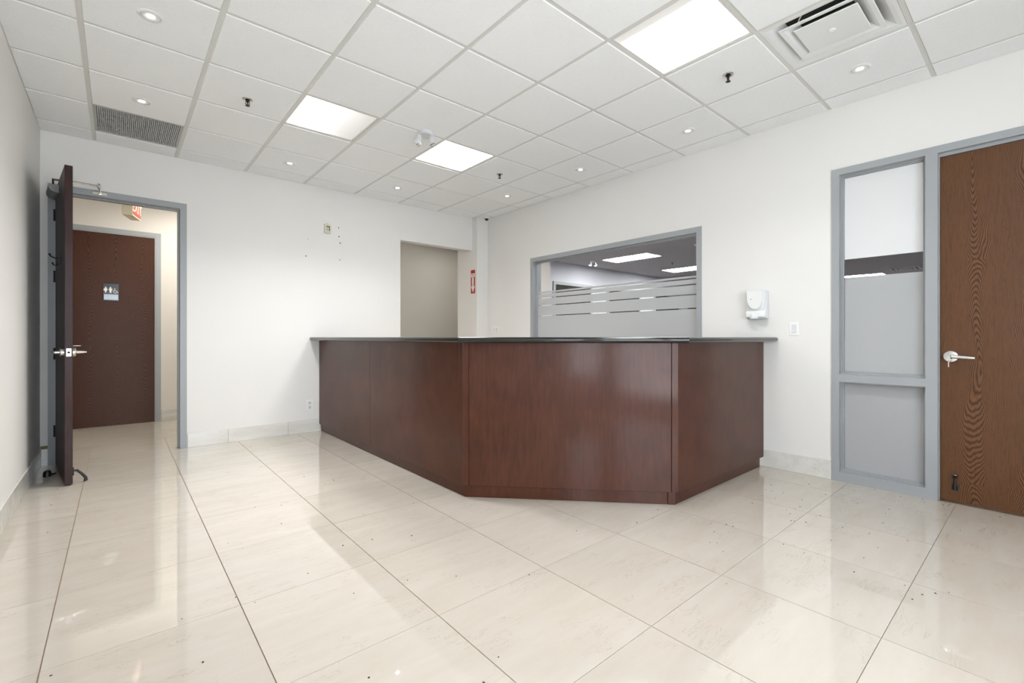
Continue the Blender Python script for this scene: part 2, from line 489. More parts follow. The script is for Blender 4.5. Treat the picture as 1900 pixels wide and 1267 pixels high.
for i in range(NI):
    x = GX + i * GS
    bm = new(); bx(bm, -0.012, 0.012, YF, YB, 0, 0.03)
    obj('main_runner', bm, M['grid'], ceiling, loc=(x, 0, ZC - 0.0008))
for j in range(NJ):
    y = GY - j * GS
    bm = new(); bx(bm, XL, XR, -0.012, 0.012, 0, 0.03)
    obj('cross_tee', bm, M['grid'], ceiling, loc=(0, y, ZC))
bm = new(); bx(bm, XL - 1.1, 6.1, YB + TH, YH, ZC, ZT)
struct('ceiling', bm, M['tile'], 'plain ceiling of the hall')
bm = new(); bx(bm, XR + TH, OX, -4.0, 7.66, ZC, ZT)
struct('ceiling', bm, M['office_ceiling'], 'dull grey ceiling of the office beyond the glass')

# ------------------------------------------------------------------ stone baseboards
def baseboard(name, axis, f, sgn, u0, u1, start, parent_label, step=FS, mat=None):
    g = sgroup(name, parent_label)
    cuts = [u0]; u = start
    while u < u1:
        if u > u0 + 0.03: cuts.append(u)
        u += step
    cuts.append(u1)
    for a, b in zip(cuts, cuts[1:]):
        a2, b2 = a + 0.001, b - 0.001
        if axis == 'y': box_part('tile', M['base'], g, a2, b2, min(f, f + sgn * 0.009), max(f, f + sgn * 0.009), 0.0005, 0.148, bevel=0.0012, seg=1)
        else: box_part('tile', M['base'], g, min(f, f + sgn * 0.009), max(f, f + sgn * 0.009), a2, b2, 0.0005, 0.148, bevel=0.0012, seg=1)
baseboard('baseboard_back', 'y', YB, -1, 0.542, 1.868, 0.40 + 0.5, 'grey stone baseboard right of the open door')
baseboard('baseboard_left', 'x', XL, 1, -0.33, YB - 0.012, -0.9, 'stone baseboard along the left wall')
baseboard('baseboard_right', 'x', XR, -1, 1.113, 5.55, 1.70, 'stone baseboard along the right wall')
baseboard('baseboard_hall', 'y', YH, -1, 0.445, 4.0, 0.9, 'cream stone baseboard of the hall')
bm = new(); bx(bm, XL + 0.002, -0.467, YB - 0.008, YB - 0.0005, 0.0005, 0.145)
g = tag(obj('baseboard_corner', bm, M['base']), 'short piece of baseboard behind the open door', None, None, 'structure')
bm = new(); bx(bm, XL + 0.002, -0.467, YB - 0.005, YB - 0.0005, 0.149, 0.176)
tag(obj('trim_1', bm, M['green']), 'olive green strip above the baseboard behind the open door', None, None, 'structure')

# ------------------------------------------------------------------ hollow metal frames
def frame_y(bm, x0, x1, zt, y0, y1, face=0.056, stop=0.5):
    """frame in a wall running along x: opening x0..x1, head zt, wall faces y0 (near) .. y1"""
    e = 0.011
    for a, b in ((x0 - face + 0.004, x0 + 0.004), (x1 - 0.004, x1 + face - 0.004)):
        bx(bm, a, b, y0 - e, y0, 0, zt + face - 0.004); bx(bm, a, b, y1, y1 + e, 0, zt + face - 0.004)
    bx(bm, x0 + 0.004, x1 - 0.004, y0 - e, y0, zt - 0.004, zt + face - 0.004)
    bx(bm, x0 + 0.004, x1 - 0.004, y1, y1 + e, zt - 0.004, zt + face - 0.004)
    bx(bm, x0 - 0.002, x0 + 0.006, y0, y1, 0, zt); bx(bm, x1 - 0.006, x1 + 0.002, y0, y1, 0, zt); bx(bm, x0 + 0.006, x1 - 0.006, y0, y1, zt - 0.006, zt + 0.002)
    s0 = y0 + 0.05; s1 = y0 + 0.10
    bx(bm, x0 + 0.006, x0 + 0.02, s0, s1, 0, zt - 0.006); bx(bm, x1 - 0.02, x1 - 0.006, s0, s1, 0, zt - 0.006); bx(bm, x0 + 0.02, x1 - 0.02, s0, s1, zt - 0.02, zt - 0.006)

def lever(parent, cx, z, y, out, direction, length=0.115, rose=0.033, mat='chrome', oval=False, rod=False):
    """lever set on face y; out = +1/-1 is the outward y, direction = +1/-1 along local x"""
    bm = new()
    ax = (0, out, 0)
    lathe(bm, (cx, y, z), ax, [(rose, 0), (rose, 0.008), (rose * 0.9, 0.013), (rose * 0.45, 0.015), (0, 0.0151)], 28)
    h = obj('lever_handle', bm, M[mat], parent, True)
    bm = new()
    yo = y + out * 0.048
    tube(bm, [(cx, y + out * 0.012, z), (cx, y + out * 0.03, z), (cx + direction * 0.004, yo, z), (cx + direction * 0.02, yo + out * 0.004, z), (cx + direction * length * 0.6, yo + out * 0.004, z), (cx + direction * length, yo - out * 0.002, z)],
         [0.012, 0.011, 0.012, 0.0105, 0.009, 0.0075], 12)
    l = obj('lever', bm, M[mat], parent, True)
    return h

# open door in the back wall -------------------------------------------------
d1 = sgroup('door_1', 'dark wooden door standing open into the room at left, grey frame')
bm = new(); frame_y(bm, D1[0], D1[1], D1[2], YB, YB + TH)
obj('door_frame', bm, M['frame'], d1)
LW, LT, LH = 0.868, 0.045, 2.418
leaf_rz = math.atan2(-0.9915, 0.13)
bm = new(); bx(bm, 0, LW, 0, LT, 0.010, 0.010 + LH, bevel=0.0015, seg=1)
leaf = obj('door_leaf', bm, M['leaf'], d1, loc=(-0.418, 5.655, 0), rz=leaf_rz)
# latch plate, levers
bm = new(); bx(bm, LW, LW + 0.002, 0.009, 0.036, 0.982, 1.040)
obj('latch_plate', bm, M['bright'], leaf)
bm = new(); lathe(bm, (LW + 0.002, 0.0225, 1.011), (1, 0, 0), [(0.009, 0), (0.008, 0.003), (0.0, 0.009)], 16)
obj('latch_bolt', bm, M['dark_metal'], leaf, True)
for y, out in ((0.0, -1), (LT, 1)):
    bm = new()
    lathe(bm, (LW - 0.065, y, 1.011), (0, out, 0), [(0.034, 0), (0.034, 0.018), (0.030, 0.022), (0.013, 0.024), (0.012, 0.05)], 28)
    obj('rose', bm, M['chrome'], leaf, True)
    bm = new()
    ye = y + out * 0.055
    tube(bm, [(LW - 0.065, y + out * 0.035, 1.011), (LW - 0.067, ye - out * 0.006, 1.011), (LW - 0.078, ye, 1.011), (LW - 0.17, ye, 1.011), (LW - 0.178, ye - out * 0.004, 1.011)], [0.010, 0.010, 0.0105, 0.0095, 0.006], 12)
    obj('lever_handle', bm, M['chrome'], leaf, True)
    if out == 1:
        bm = new(); lathe(bm, (LW - 0.065, y + 0.05, 1.011), (0, 1, 0), [(0.011, 0), (0.010, 0.022), (0.006, 0.024), (0.006, 0.034), (0.0, 0.035)], 16)
        obj('lock_button', bm, M['chrome'], leaf, True)
# hinges
for z in (0.30, 0.98, 1.66, 2.20):
    bm = new()
    for k in range(5): cyl(bm, (-0.008, -0.006, z - 0.05 + k * 0.0205), (-0.008, -0.006, z - 0.05 + k * 0.0205 + 0.019), 0.0075, n=10)
    bx(bm, -0.006, 0.034, -0.0015, 0.0, z - 0.05, z + 0.05)
    obj('hinge', bm, M['dark_metal'], leaf)
# door closer body on the hidden face, arm over the top to the head of the frame
bm = new()
prof = [(0.0, 2.385), (-0.055, 2.385), (-0.062, 2.378), (-0.06, 2.352), (-0.048, 2.333), (-0.02, 2.322), (0.0, 2.320)]
a = [bm.verts.new((0.06, y, z)) for y, z in prof]; b = [bm.verts.new((0.36, y, z)) for y, z in prof]
bm.faces.new(a[::-1]); bm.faces.new(b)
for k in range(len(prof)): bm.faces.new((a[k], a[(k + 1) % len(prof)], b[(k + 1) % len(prof)], b[k]))
closer = obj('door_closer', bm, M['closer'], leaf)
bm = new(); cyl(bm, (0.27, -0.03, 2.385), (0.27, -0.03, 2.452), 0.007)
obj('closer_spindle', bm, M['dark_metal'], leaf)
bm = new()
inv = (Matrix.Translation((-0.418, 5.655, 0)) @ Matrix.Rotation(leaf_rz, 4, 'Z')).inverted()
P = lambda x, y, z: inv @ Vector((x, y, z))
elbow = (-0.128, 5.46, 2.470)
p0 = Vector((0.27, -0.03, 2.447)); p1 = P(*elbow)
tube(bm, [p0, p0 + (p1 - p0) * 0.5 + Vector((0, 0, 0.004)), p1], [0.009, 0.007, 0.007], 8)
lathe(bm, p1, (0, 0, 1), [(0.0, -0.018), (0.011, -0.016), (0.012, 0.012), (0.007, 0.02), (0.0, 0.022)], 12)
p2 = P(-0.125, 5.645, 2.452)
tube(bm, [p1 - Vector((0, 0, 0.008)), p2], [0.009, 0.009], 8)
obj('closer_arm', bm, M['chrome'], leaf, True)
bm = new()
q0 = P(-0.125, 5.655, 2.447)
for dx in (-0.045, 0.03):
    pass
sh = Matrix.Rotation(-leaf_rz, 3, 'Z')
vs = []
for c in ((-0.05, -0.008, -0.012), (0.05, -0.008, -0.012), (0.05, 0.004, -0.012), (-0.05, 0.004, -0.012), (-0.05, -0.008, 0.012), (0.05, -0.008, 0.012), (0.05, 0.004, 0.012), (-0.05, 0.004, 0.012)):
    vs.append(bm.verts.new(q0 + sh @ Vector(c)))
for f in ((0, 3, 2, 1), (4, 5, 6, 7), (0, 1, 5, 4), (1, 2, 6, 5), (2, 3, 7, 6), (3, 0, 4, 7)): bm.faces.new([vs[i] for i in f])
obj('closer_shoe', bm, M['chrome'], leaf)
# coat hook on the hidden face
bm = new()
bx(bm, 0.40, 0.43, -0.004, 0.0, 1.70, 1.80)
tube(bm, [(0.415, -0.004, 1.775), (0.415, -0.03, 1.772), (0.415, -0.052, 1.785), (0.415, -0.060, 1.805)], [0.006, 0.005, 0.005, 0.008], 8)
tube(bm, [(0.415, -0.004, 1.725), (0.415, -0.02, 1.712), (0.415, -0.036, 1.716), (0.415, -0.042, 1.735)], [0.006, 0.005, 0.005, 0.007], 8)
obj('coat_hook', bm, M['black'], leaf, True)
# kick-down holder at the bottom of the visible side
bm = new()
bx(bm, LW - 0.10, LW - 0.06, LT, LT + 0.012, 0.06, 0.12, bevel=0.003)
tube(bm, [(LW - 0.08, LT + 0.01, 0.092), (LW - 0.078, LT + 0.03, 0.094), (LW - 0.074, LT + 0.058, 0.062), (LW - 0.070, LT + 0.078, 0.03), (LW - 0.070, LT + 0.080, 0.006)], [0.008, 0.009, 0.009, 0.0105, 0.0125], 10)
obj('kick_down_stop', bm, M['black'], leaf, True)

# floor stop behind the open door
st = thing('door_stop', 'black dome door stop on the floor behind the open door', 'door stop', (-0.435, 5.235, 0))
bm = new(); lathe(bm, (0, 0, 0), (0, 0, 1), [(0.026, 0.001), (0.027, 0.012), (0.024, 0.036), (0.017, 0.047), (0.0, 0.052)], 20)
obj('dome', bm, M['black'], st, True)
bm = new(); tube(bm, [(0.022, -0.004, 0.018), (0.04, -0.01, 0.016), (0.052, -0.012, 0.022)], [0.008, 0.008, 0.007], 8)
obj('bumper', bm, M['black'], st, True)

# restroom door -------------------------------------------------------------
d2 = sgroup('door_2', 'dark oak restroom door with grey frame at the end of the hall')
bm = new()
xa, xb, zt = -0.545, 0.388, 2.452
for a, b in ((xa - 0.052, xa), (xb, xb + 0.054)): bx(bm, a, b, YH - 0.022, YH - 0.0005, 0, zt + 0.054)
bx(bm, xa, xb, YH - 0.022, YH - 0.0005, zt, zt + 0.054)
for a, b in ((xa, xa + 0.013), (xb - 0.013, xb)): bx(bm, a, b, YH - 0.016, YH - 0.0005, 0, zt)
bx(bm, xa + 0.013, xb - 0.013, YH - 0.016, YH - 0.0005, zt - 0.016, zt)
obj('door_frame', bm, M['frame'], d2)
bm = new(); bx(bm, 0, 0.905, 0, 0.006, 0.002, 2.434)
leaf2 = obj('door_leaf', bm, M['door_dark'], d2, loc=(-0.531, YH - 0.008, 0))
lever(leaf2, 0.075, 1.02, 0.0, -1, 1)
sg = thing('restroom_sign', 'small black restroom sign with white figures on the far dark door', 'sign', (-0.064, YH - 0.0085, 1.694))
bm = new(); bx(bm, -0.078, 0.078, -0.005, 0.0, -0.112, 0.112, bevel=0.003, seg=2)
obj('plate', bm, M['signblack'], sg)
FY_ = -0.0058
def flat(bm, pts, y=FY_, t=0.0012):
    a = [bm.verts.new((x, y, z)) for x, z in pts]; b = [bm.verts.new((x, y + t, z)) for x, z in pts]
    bm.faces.new(a); bm.faces.new(b[::-1])
    for k in range(len(pts)): bm.faces.new((a[k], a[(k + 1) % len(pts)], b[(k + 1) % len(pts)], b[k]))
def disc(bm, cx, cz, r, n=14): flat(bm, [(cx + r * math.cos(2 * math.pi * k / n), cz + r * math.sin(2 * math.pi * k / n)) for k in range(n)])
bm = new(); cx, cz = -0.052, 0.028      # woman
disc(bm, cx, cz + 0.032, 0.0075)
flat(bm, [(cx - 0.009, cz + 0.022), (cx + 0.009, cz + 0.022), (cx + 0.016, cz - 0.012), (cx + 0.007, cz - 0.012), (cx + 0.007, cz - 0.034), (cx - 0.007, cz - 0.034), (cx - 0.007, cz - 0.012), (cx - 0.016, cz - 0.012)])
for s in (-1, 1): flat(bm, [(cx + s * 0.008, cz + 0.022), (cx + s * 0.013, cz + 0.019), (cx + s * 0.023, cz - 0.002), (cx + s * 0.019, cz - 0.004)])
obj('woman_figure', bm, M['white'], sg)
bm = new(); cx = -0.005                 # man
disc(bm, cx, cz + 0.032, 0.0075)
flat(bm, [(cx - 0.010, cz + 0.022), (cx + 0.010, cz + 0.022), (cx + 0.009, cz - 0.036), (cx + 0.001, cz - 0.036), (cx, cz - 0.008), (cx - 0.001, cz - 0.036), (cx - 0.009, cz - 0.036)])
for s in (-1, 1): flat(bm, [(cx + s * 0.011, cz + 0.022), (cx + s * 0.016, cz + 0.018), (cx + s * 0.016, cz - 0.006), (cx + s * 0.012, cz - 0.006)])
obj('man_figure', bm, M['white'], sg)
bm = new(); cx = 0.040                  # wheelchair
disc(bm, cx - 0.004, cz + 0.018, 0.006)
flat(bm, [(cx - 0.008, cz + 0.010), (cx - 0.001, cz + 0.010), (cx + 0.002, cz - 0.010), (cx - 0.006, cz - 0.010)])
flat(bm, [(cx - 0.004, cz - 0.006), (cx + 0.014, cz - 0.006), (cx + 0.024, cz - 0.026), (cx + 0.032, cz - 0.025), (cx + 0.032, cz - 0.030), (cx + 0.021, cz - 0.031), (cx + 0.011, cz - 0.012), (cx - 0.004, cz - 0.012)])
n = 20; ro, ri = 0.021, 0.0165
for k in range(n):
    t0, t1 = R(100 + 245 * k / n), R(100 + 245 * (k + 1) / n)
    c0, c1 = (cx, cz - 0.017), None
    flat(bm, [(c0[0] + ro * math.cos(t0), c0[1] + ro * math.sin(t0)), (c0[0] + ro * math.cos(t1), c0[1] + ro * math.sin(t1)), (c0[0] + ri * math.cos(t1), c0[1] + ri * math.sin(t1)), (c0[0] + ri * math.cos(t0), c0[1] + ri * math.sin(t0))])
obj('wheelchair_figure', bm, M['white'], sg)
bm = new(); bx(bm, -0.068, 0.070, -0.0062, -0.005, -0.096, -0.026, bevel=0.0005, seg=1)  # reflection on the plate, painted as a pale bluish panel
tag(obj('glare_panel', bm, M['glare'], sg), 'lower half painted with a pale bluish reflection, with the word')
text_mesh('RESTROOM', 0.026, M['white'], 'lettering', sg, (0.0, -0.0066, -0.066), (R(90), 0, 0))

# hall exit sign
ex = thing('exit_sign', 'cream exit sign with red letters hanging in the hall above the open door', 'sign', (0.118, 6.35, 2.50), R(-16))
bm = new(); bx(bm, -0.050, 0.040, -0.14, 0.14, -0.095, 0.095, bevel=0.004)
obj('housing', bm, M['cream'], ex)
bm = new(); bx(bm, 0.0405, 0.042, -0.13, 0.13, -0.082, 0.082)
obj('red_face', bm, M['red'], ex)
text_mesh('EXIT', 0.15, M['cream'], 'lettering', ex, (0.0428, 0, 0), (R(90), 0, R(90)), 0.0008)
bm = new(); cyl(bm, (0, 0, 0.095), (0, 0, ZC - 2.50), 0.012)
obj('stem', bm, M['cream'], ex)
for hx, lab in ((0.9, 'unseen panel put in to light the hall near the restroom door'), (4.9, 'unseen panel added to brighten the hall beyond the passage')):
    hl = thing('hall_fill_light', lab, 'light', (hx, 6.75, ZC))  # both panels are out of view, put in to light the hall
    box_part('lens', M['hall_fill_lens' if hx < 2 else 'hall_fill_lens_far'], hl, -0.3, 0.3, -0.3, 0.3, -0.012, -0.004)
    bm = new()
    for b in ((-0.32, 0.32, -0.32, -0.3), (-0.32, 0.32, 0.3, 0.32), (-0.32, -0.3, -0.3, 0.3), (0.3, 0.32, -0.3, 0.3)): bx(bm, *b, -0.014, 0.0)
    obj('light_frame', bm, M['grid'], hl)

# right-hand wood door and sidelight ------------------------------------------
d3 = sgroup('door_3', 'closed stained oak door with grey frame at the right')
E_ = 0.012
ym0, ym1 = 0.496, 0.560
bm = new()
bx(bm, XR - E_, XR + TH + E_, ym0, ym1, 0, 2.395)                               # mullion
bx(bm, XR - E_, XR + TH + E_, -0.475, -0.420, 0, 2.395)
bx(bm, XR - E_, XR + TH + E_, -0.475, ym1, 2.395, 2.445)
bx(bm, XR + 0.018, XR + 0.085, ym0 - 0.007, ym0, 0, 2.395); bx(bm, XR + 0.018, XR + 0.085, -0.42, -0.413, 0, 2.395)
bx(bm, XR + 0.018, XR + 0.085, -0.413, ym0 - 0.007, 2.372, 2.395)
obj('door_frame', bm, M['frame'], d3)
bm = new(); bx(bm, 0, 0.90, 0, 0.045, 0.008, 2.369)
leaf3 = obj('door_leaf', bm, M['door_oak'], d3, loc=(XR + 0.030, 0.4885, 0), rz=R(-90))
bm = new()
lathe(bm, (0.055, 0, 0.995), (0, -1, 0), [(0.044, 0), (0.043, 0.006), (0.036, 0.014), (0.018, 0.018), (0, 0.0181)], 36)
hd = obj('handle_rose', bm, M['bright'], leaf3, True)
bm = new()
tube(bm, [(0.055, -0.016, 0.995), (0.056, -0.045, 0.995), (0.066, -0.054, 0.995), (0.10, -0.056, 0.994), (0.155, -0.054, 0.990), (0.172, -0.052, 0.989)], [0.014, 0.013, 0.013, 0.0125, 0.0105, 0.0095], 14)
obj('lever_handle', bm, M['bright'], leaf3, True)
bm = new()
lathe(bm, (0.050, -0.068, 0.995), (0, 1, 0), [(0.010, 0), (0.010, 0.03)], 16)
lathe(bm, (0.050, -0.071, 0.976), (0, 1, 0), [(0.012, 0), (0.012, 0.0025)], 16)
bx(bm, 0.0475, 0.0525, -0.071, -0.0685, 0.925, 0.968)
obj('key', bm, M['bright'], leaf3, True)
bm = new()
bx(bm, 0.058, 0.094, -0.006, 0, 0.085, 0.125, bevel=0.002)
tube(bm, [(0.076, -0.012, 0.092), (0.076, -0.016, 0.11), (0.076, -0.017, 0.16), (0.077, -0.018, 0.182)], [0.012, 0.011, 0.0055, 0.006], 10)
lathe(bm, (0.077, -0.018, 0.180), (0.05, -0.35, 1), [(0.0125, 0), (0.015, 0.008), (0.0145, 0.016), (0, 0.0165)], 14)
obj('kick_down_stop', bm, M['black'], leaf3, True)
bm = new(); lathe(bm, (0.0775, -0.0242, 0.1965), (0.05, -0.35, 1), [(0.0128, 0), (0.012, 0.002), (0, 0.0021)], 14)
tag(obj('foot_pad', bm, M['chrome'], leaf3, True), 'pale grey rubber pad on top of the flipped-up stop')

w2 = sgroup('window_2', 'tall grey-framed sidelight beside the oak door')
bm = new()
y0, y1 = ym1, 1.062
bx(bm, XR - E_, XR + TH + E_, y1, 1.112, 0, 2.445); bx(bm, XR - E_, XR + TH + E_, y0, y1, 2.395, 2.445)
bx(bm, XR - E_, XR + TH + E_, y0, y1, 0.0, 0.074); bx(bm, XR - E_, XR + TH + E_, y0, y1, 0.778, 0.838)
def beads(bm, y0, y1, z0, z1, xs=((0.030, 0.062, 0.010), (0.045, 0.062, 0.018))):
    for a, b, t in xs:
        bx(bm, XR + a, XR + b, y0, y0 + t, z0, z1); bx(bm, XR + a, XR + b, y1 - t, y1, z0, z1)
        bx(bm, XR + a, XR + b, y0 + t, y1 - t, z0, z0 + t); bx(bm, XR + a, XR + b, y0 + t, y1 - t, z1 - t, z1)
beads(bm, y0, y1, 0.074, 0.778); beads(bm, y0, y1, 0.838, 2.395)
obj('window_frame', bm, M['frame'], w2)
box_part('pane', M['glass'], w2, XR + 0.064, XR + 0.070, y0 + 0.001, y1 - 0.001, 0.840, 2.393)
box_part('pane', M['glass'], w2, XR + 0.064, XR + 0.070, y0 + 0.001, y1 - 0.001, 0.076, 0.776)
tag(box_part('frosted_film', M['film'], w2, XR + 0.0615, XR + 0.063, y0 + 0.019, y1 - 0.019, 0.857, 1.595), 'frosted film on the upper pane below the clear strip')
tag(box_part('frosted_film', M['film_low'], w2, XR + 0.0615, XR + 0.063, y0 + 0.019, y1 - 0.019, 0.093, 0.759), 'darker grey frosted film over the lower pane')
tag(box_part('white_film', M['blind'], w2, XR + 0.0615, XR + 0.063, y0 + 0.019, y1 - 0.019, 1.738, 2.376), 'opaque white film over the top of the sidelight')

# interior window above the counter -----------------------------------------------
w1 = sgroup('window_1', 'wide grey-framed interior window behind the reception desk')
wy0, wy1, wz0, wz1 = 2.176, 4.589, 0.90, 2.202
iy0, iy1, iz0, iz1 = 2.2255, 4.535, 0.95, 2.146
bm = new()
for a, b in ((wy0, iy0), (iy1, wy1)): bx(bm, XR - E_, XR + TH + E_, a, b, wz0, wz1)
bx(bm, XR - E_, XR + TH + E_, iy0, iy1, iz1, wz1); bx(bm, XR - E_, XR + TH + E_, iy0, iy1, wz0, iz0)
beads(bm, iy0, iy1, iz0, iz1, ((0.035, 0.062, 0.012), (0.05, 0.062, 0.02)))
obj('window_frame', bm, M['frame'], w1)
box_part('pane', M['glass'], w1, XR + 0.064, XR + 0.070, iy0 + 0.001, iy1 - 0.001, iz0 + 0.001, iz1 - 0.001)
fx0, fx1 = XR + 0.0615, XR + 0.063
edges = [iz0 + 0.021, 1.413, 1.552, 1.652, 1.7115, 1.739]
for k in range(5):
    a = edges[k] + (0.006 if k else 0); b = edges[k + 1] - (0.006 if k < 4 else 0)
    bm = new(); bx(bm, fx0, fx1, iy0 + 0.021, iy1 - 0.021, a, b)
    obj('frosted_film', bm, M['film'], w1)

# ------------------------------------------------------------------ things seen in the office
def office_troffer(x0, x1, y0, y1, label):
    t = thing('ceiling_light', label, 'light', ((x0 + x1) / 2, (y0 + y1) / 2, ZC), 0, 'lit panels in the office ceiling')
    a, b = (x1 - x0) / 2, (y1 - y0) / 2
    box_part('lens', M['office_lens'], t, -a + 0.02, a - 0.02, -b + 0.02, b - 0.02, -0.010, -0.003)
    bm = new()
    for q in ((-a, a, -b, -b + 0.02), (-a, a, b - 0.02, b), (-a, -a + 0.02, -b + 0.02, b - 0.02), (a - 0.02, a, -b + 0.02, b - 0.02)): bx(bm, *q, -0.012, 0)
    obj('light_frame', bm, M['grid'], t)
office_troffer(8.63, 9.23, 5.55, 6.77, 'nearer lit panel in the office ceiling, seen whole through the interior window')
office_troffer(11.18, 11.86, 5.3, 6.77, 'second lit panel in the office ceiling, cut by the window frame')
office_troffer(16.42, 17.02, 3.02, 4.25, 'far office light panel seen through the clear strip of the sidelight')
office_troffer(8.63, 9.23, 0.6, 1.82, 'unseen light panel added to the office beyond the white film')  # out of view, added to light the office
office_troffer(5.9, 6.5, 3.0, 4.2, 'unseen light panel added to the office just behind the interior window')  # above the window head, unseen; extra light for the office
vt = thing('ceiling_vent', 'small grey vent in the office ceiling seen through the sidelight', 'vent', (15.85, 2.45, ZC))
bm = new()
for k, s in enumerate((0.30, 0.21, 0.12)):
    t = 0.035
    for q in ((-s, s, -s, -s + t), (-s, s, s - t, s), (-s, -s + t, -s + t, s - t), (s - t, s, -s + t, s - t)): bx(bm, *q, -0.02 - 0.006 * k, 0)
obj('vent_rings', bm, M['grid'], vt)
box_part('vent_core', M['dark'], vt, -0.29, 0.29, -0.29, 0.29, -0.004, -0.001)

yo = 7.66
for n_, (a, b, zl) in enumerate(((7.93, 9.38, 0.9), (10.0, 11.55, 0.9), (12.25, 13.75, 0.9), (14.2, 15.6, 0.9))):
    w = sgroup('window_%d' % (n_ + 4), 'dark window in the far office wall, number %d from the left' % (n_ + 1))
    zt2 = 2.46
    bm = new()
    for q in ((a, a + 0.07, zl, zt2), (b - 0.07, b, zl, zt2), (a + 0.07, b - 0.07, zt2 - 0.07, zt2), (a + 0.07, b - 0.07, zl, zl + 0.07)): bx(bm, q[0], q[1], yo - 0.03, yo, q[2], q[3])
    obj('window_frame', bm, M['frame'], w)
    box_part('pane', M['darkglass'], w, a + 0.07, b - 0.07, yo - 0.012, yo - 0.004, zl + 0.07, zt2 - 0.07)

def emergency(name, label, loc, rz, lit):
    t = thing(name, label, 'light', loc, rz)
    bm = new(); lathe(bm, (0, 0, 0), (0, 0, -1), [(0.062, 0.0), (0.060, 0.018), (0.05, 0.028), (0, 0.0285)], 24, 1.35, 1.0)
    obj('base', bm, M['plastic2' if not lit else 'plastic'], t, True)
    for s, tilt in ((-1, (-0.22, -0.12, -1)), (1, (0.12, -0.28, -1))):
        bm = new()
        c = Vector((s * 0.055, -0.004, -0.03)); d = Vector(tilt).normalized()
        cyl(bm, (s * 0.055, 0, -0.02), c, 0.012)
        lathe(bm, c, d, [(0.0, -0.006), (0.02, -0.004), (0.024, 0.01), (0.024, 0.055), (0.031, 0.06), (0.033, 0.085), (0.029, 0.087)], 20)
        h = obj('lamp_head', bm, M['plastic2'], t, True)
        bm = new(); lathe(bm, c + d * 0.0872, d, [(0.0285, 0), (0.024, 0.004), (0, 0.007)], 18)
        obj('lamp_lens', bm, M['bulb'] if lit else M['bright'], t, True)
    return t
emergency('emergency_light', 'white twin-headed emergency light on the reception ceiling', (2.075, 3.56, ZC - 0.004), R(-32), False)
emergency('emergency_light', 'twin emergency lamps on the office ceiling behind the interior window', (8.6, 7.0, ZC - 0.001), R(-20), True)

# ------------------------------------------------------------------ reception desk
desk = thing('reception_desk', 'angled mahogany reception desk with dark toe kick', 'reception desk', (1.845, 2.653, 0))
desk_inv = Vector((1.845, 2.653))
PP = [Vector((1.845, 5.662)), Vector((1.845, 2.653)), Vector((2.852, 1.600)), Vector((4.276, 1.600))]
def offset_path(path, w):
    """offset each vertex to the inner side by w, mitred"""
    out = []
    nn = []
    for a, b in zip(path, path[1:]):
        d = (b - a).normalized(); nn.append(Vector((-d.y, d.x)))
    for i, p in enumerate(path):
        if i == 0: out.append(p + nn[0] * w)
        elif i == len(path) - 1: out.append(p + nn[-1] * w)
        else:
            m = (nn[i - 1] + nn[i]).normalized()
            out.append(p + m * (w / m.dot(nn[i])))
    return out
inn = offset_path(PP, 0.05); toe = offset_path(PP, 0.026); toe2 = offset_path(PP, 0.06)
def desk_piece(name, i, t0, t1, outer, inner, z0, z1, gap=0.0008, label=None):
    a, b = outer[i], outer[i + 1]; c, d = inner[i], inner[i + 1]
    pts = [a.lerp(b, t0), a.lerp(b, t1), c.lerp(d, t1), c.lerp(d, t0)]
    u = (b - a).normalized() * gap
    pts = [pts[0] + u, pts[1] - u, pts[2] - u, pts[3] + u]
    bm = new(); prism(bm, [(p - desk_inv)[:] for p in pts], z0, z1)
    bmesh.ops.bevel(bm, geom=bm.edges[:], offset=0.0012, segments=1, affect='EDGES')
    o = obj(name, bm, M['desk'], desk)
    return o
tz = 0.090
L0 = (PP[1] - PP[0]).length; L1 = (PP[2] - PP[1]).length
s0 = (5.662 - 4.206) / L0
desk_piece('side_panel', 0, 0, s0, PP, inn, tz, 1.0875)
desk_piece('side_panel', 0, s0, 1 - 0.045 / L0, PP, inn, tz, 1.0875)
ppo = offset_path(PP, -0.004)
desk_piece('corner_strip', 0, 1 - 0.045 / L0, 1.0, offset_path(PP, -0.002), inn, tz, 1.0875)
desk_piece('corner_strip', 1, 0.0, 0.042 / L1, ppo, inn, tz, 1.0875)
desk_piece('front_panel', 1, 0.042 / L1, 1 - 0.042 / L1, PP, inn, tz, 1.0875)
desk_piece('corner_strip', 1, 1 - 0.042 / L1, 1.0, ppo, inn, tz, 1.0875)
desk_piece('side_panel', 2, 0.0, 1.0, PP, inn, tz, 1.0875)
desk_piece('toe_kick', 0, 0, 1, toe, toe2, 0.001, tz - 0.001)
desk_piece('toe_kick', 1, 0, 1 - 0.05 / L1, toe, toe2, 0.001, tz - 0.001)
desk_piece('toe_kick', 1, 1 - 0.05 / L1, 1, offset_path(PP, 0.022), toe2, 0.001, tz - 0.001)
desk_piece('toe_kick', 2, 0, 0.990, toe, toe2, 0.001, tz - 0.001)

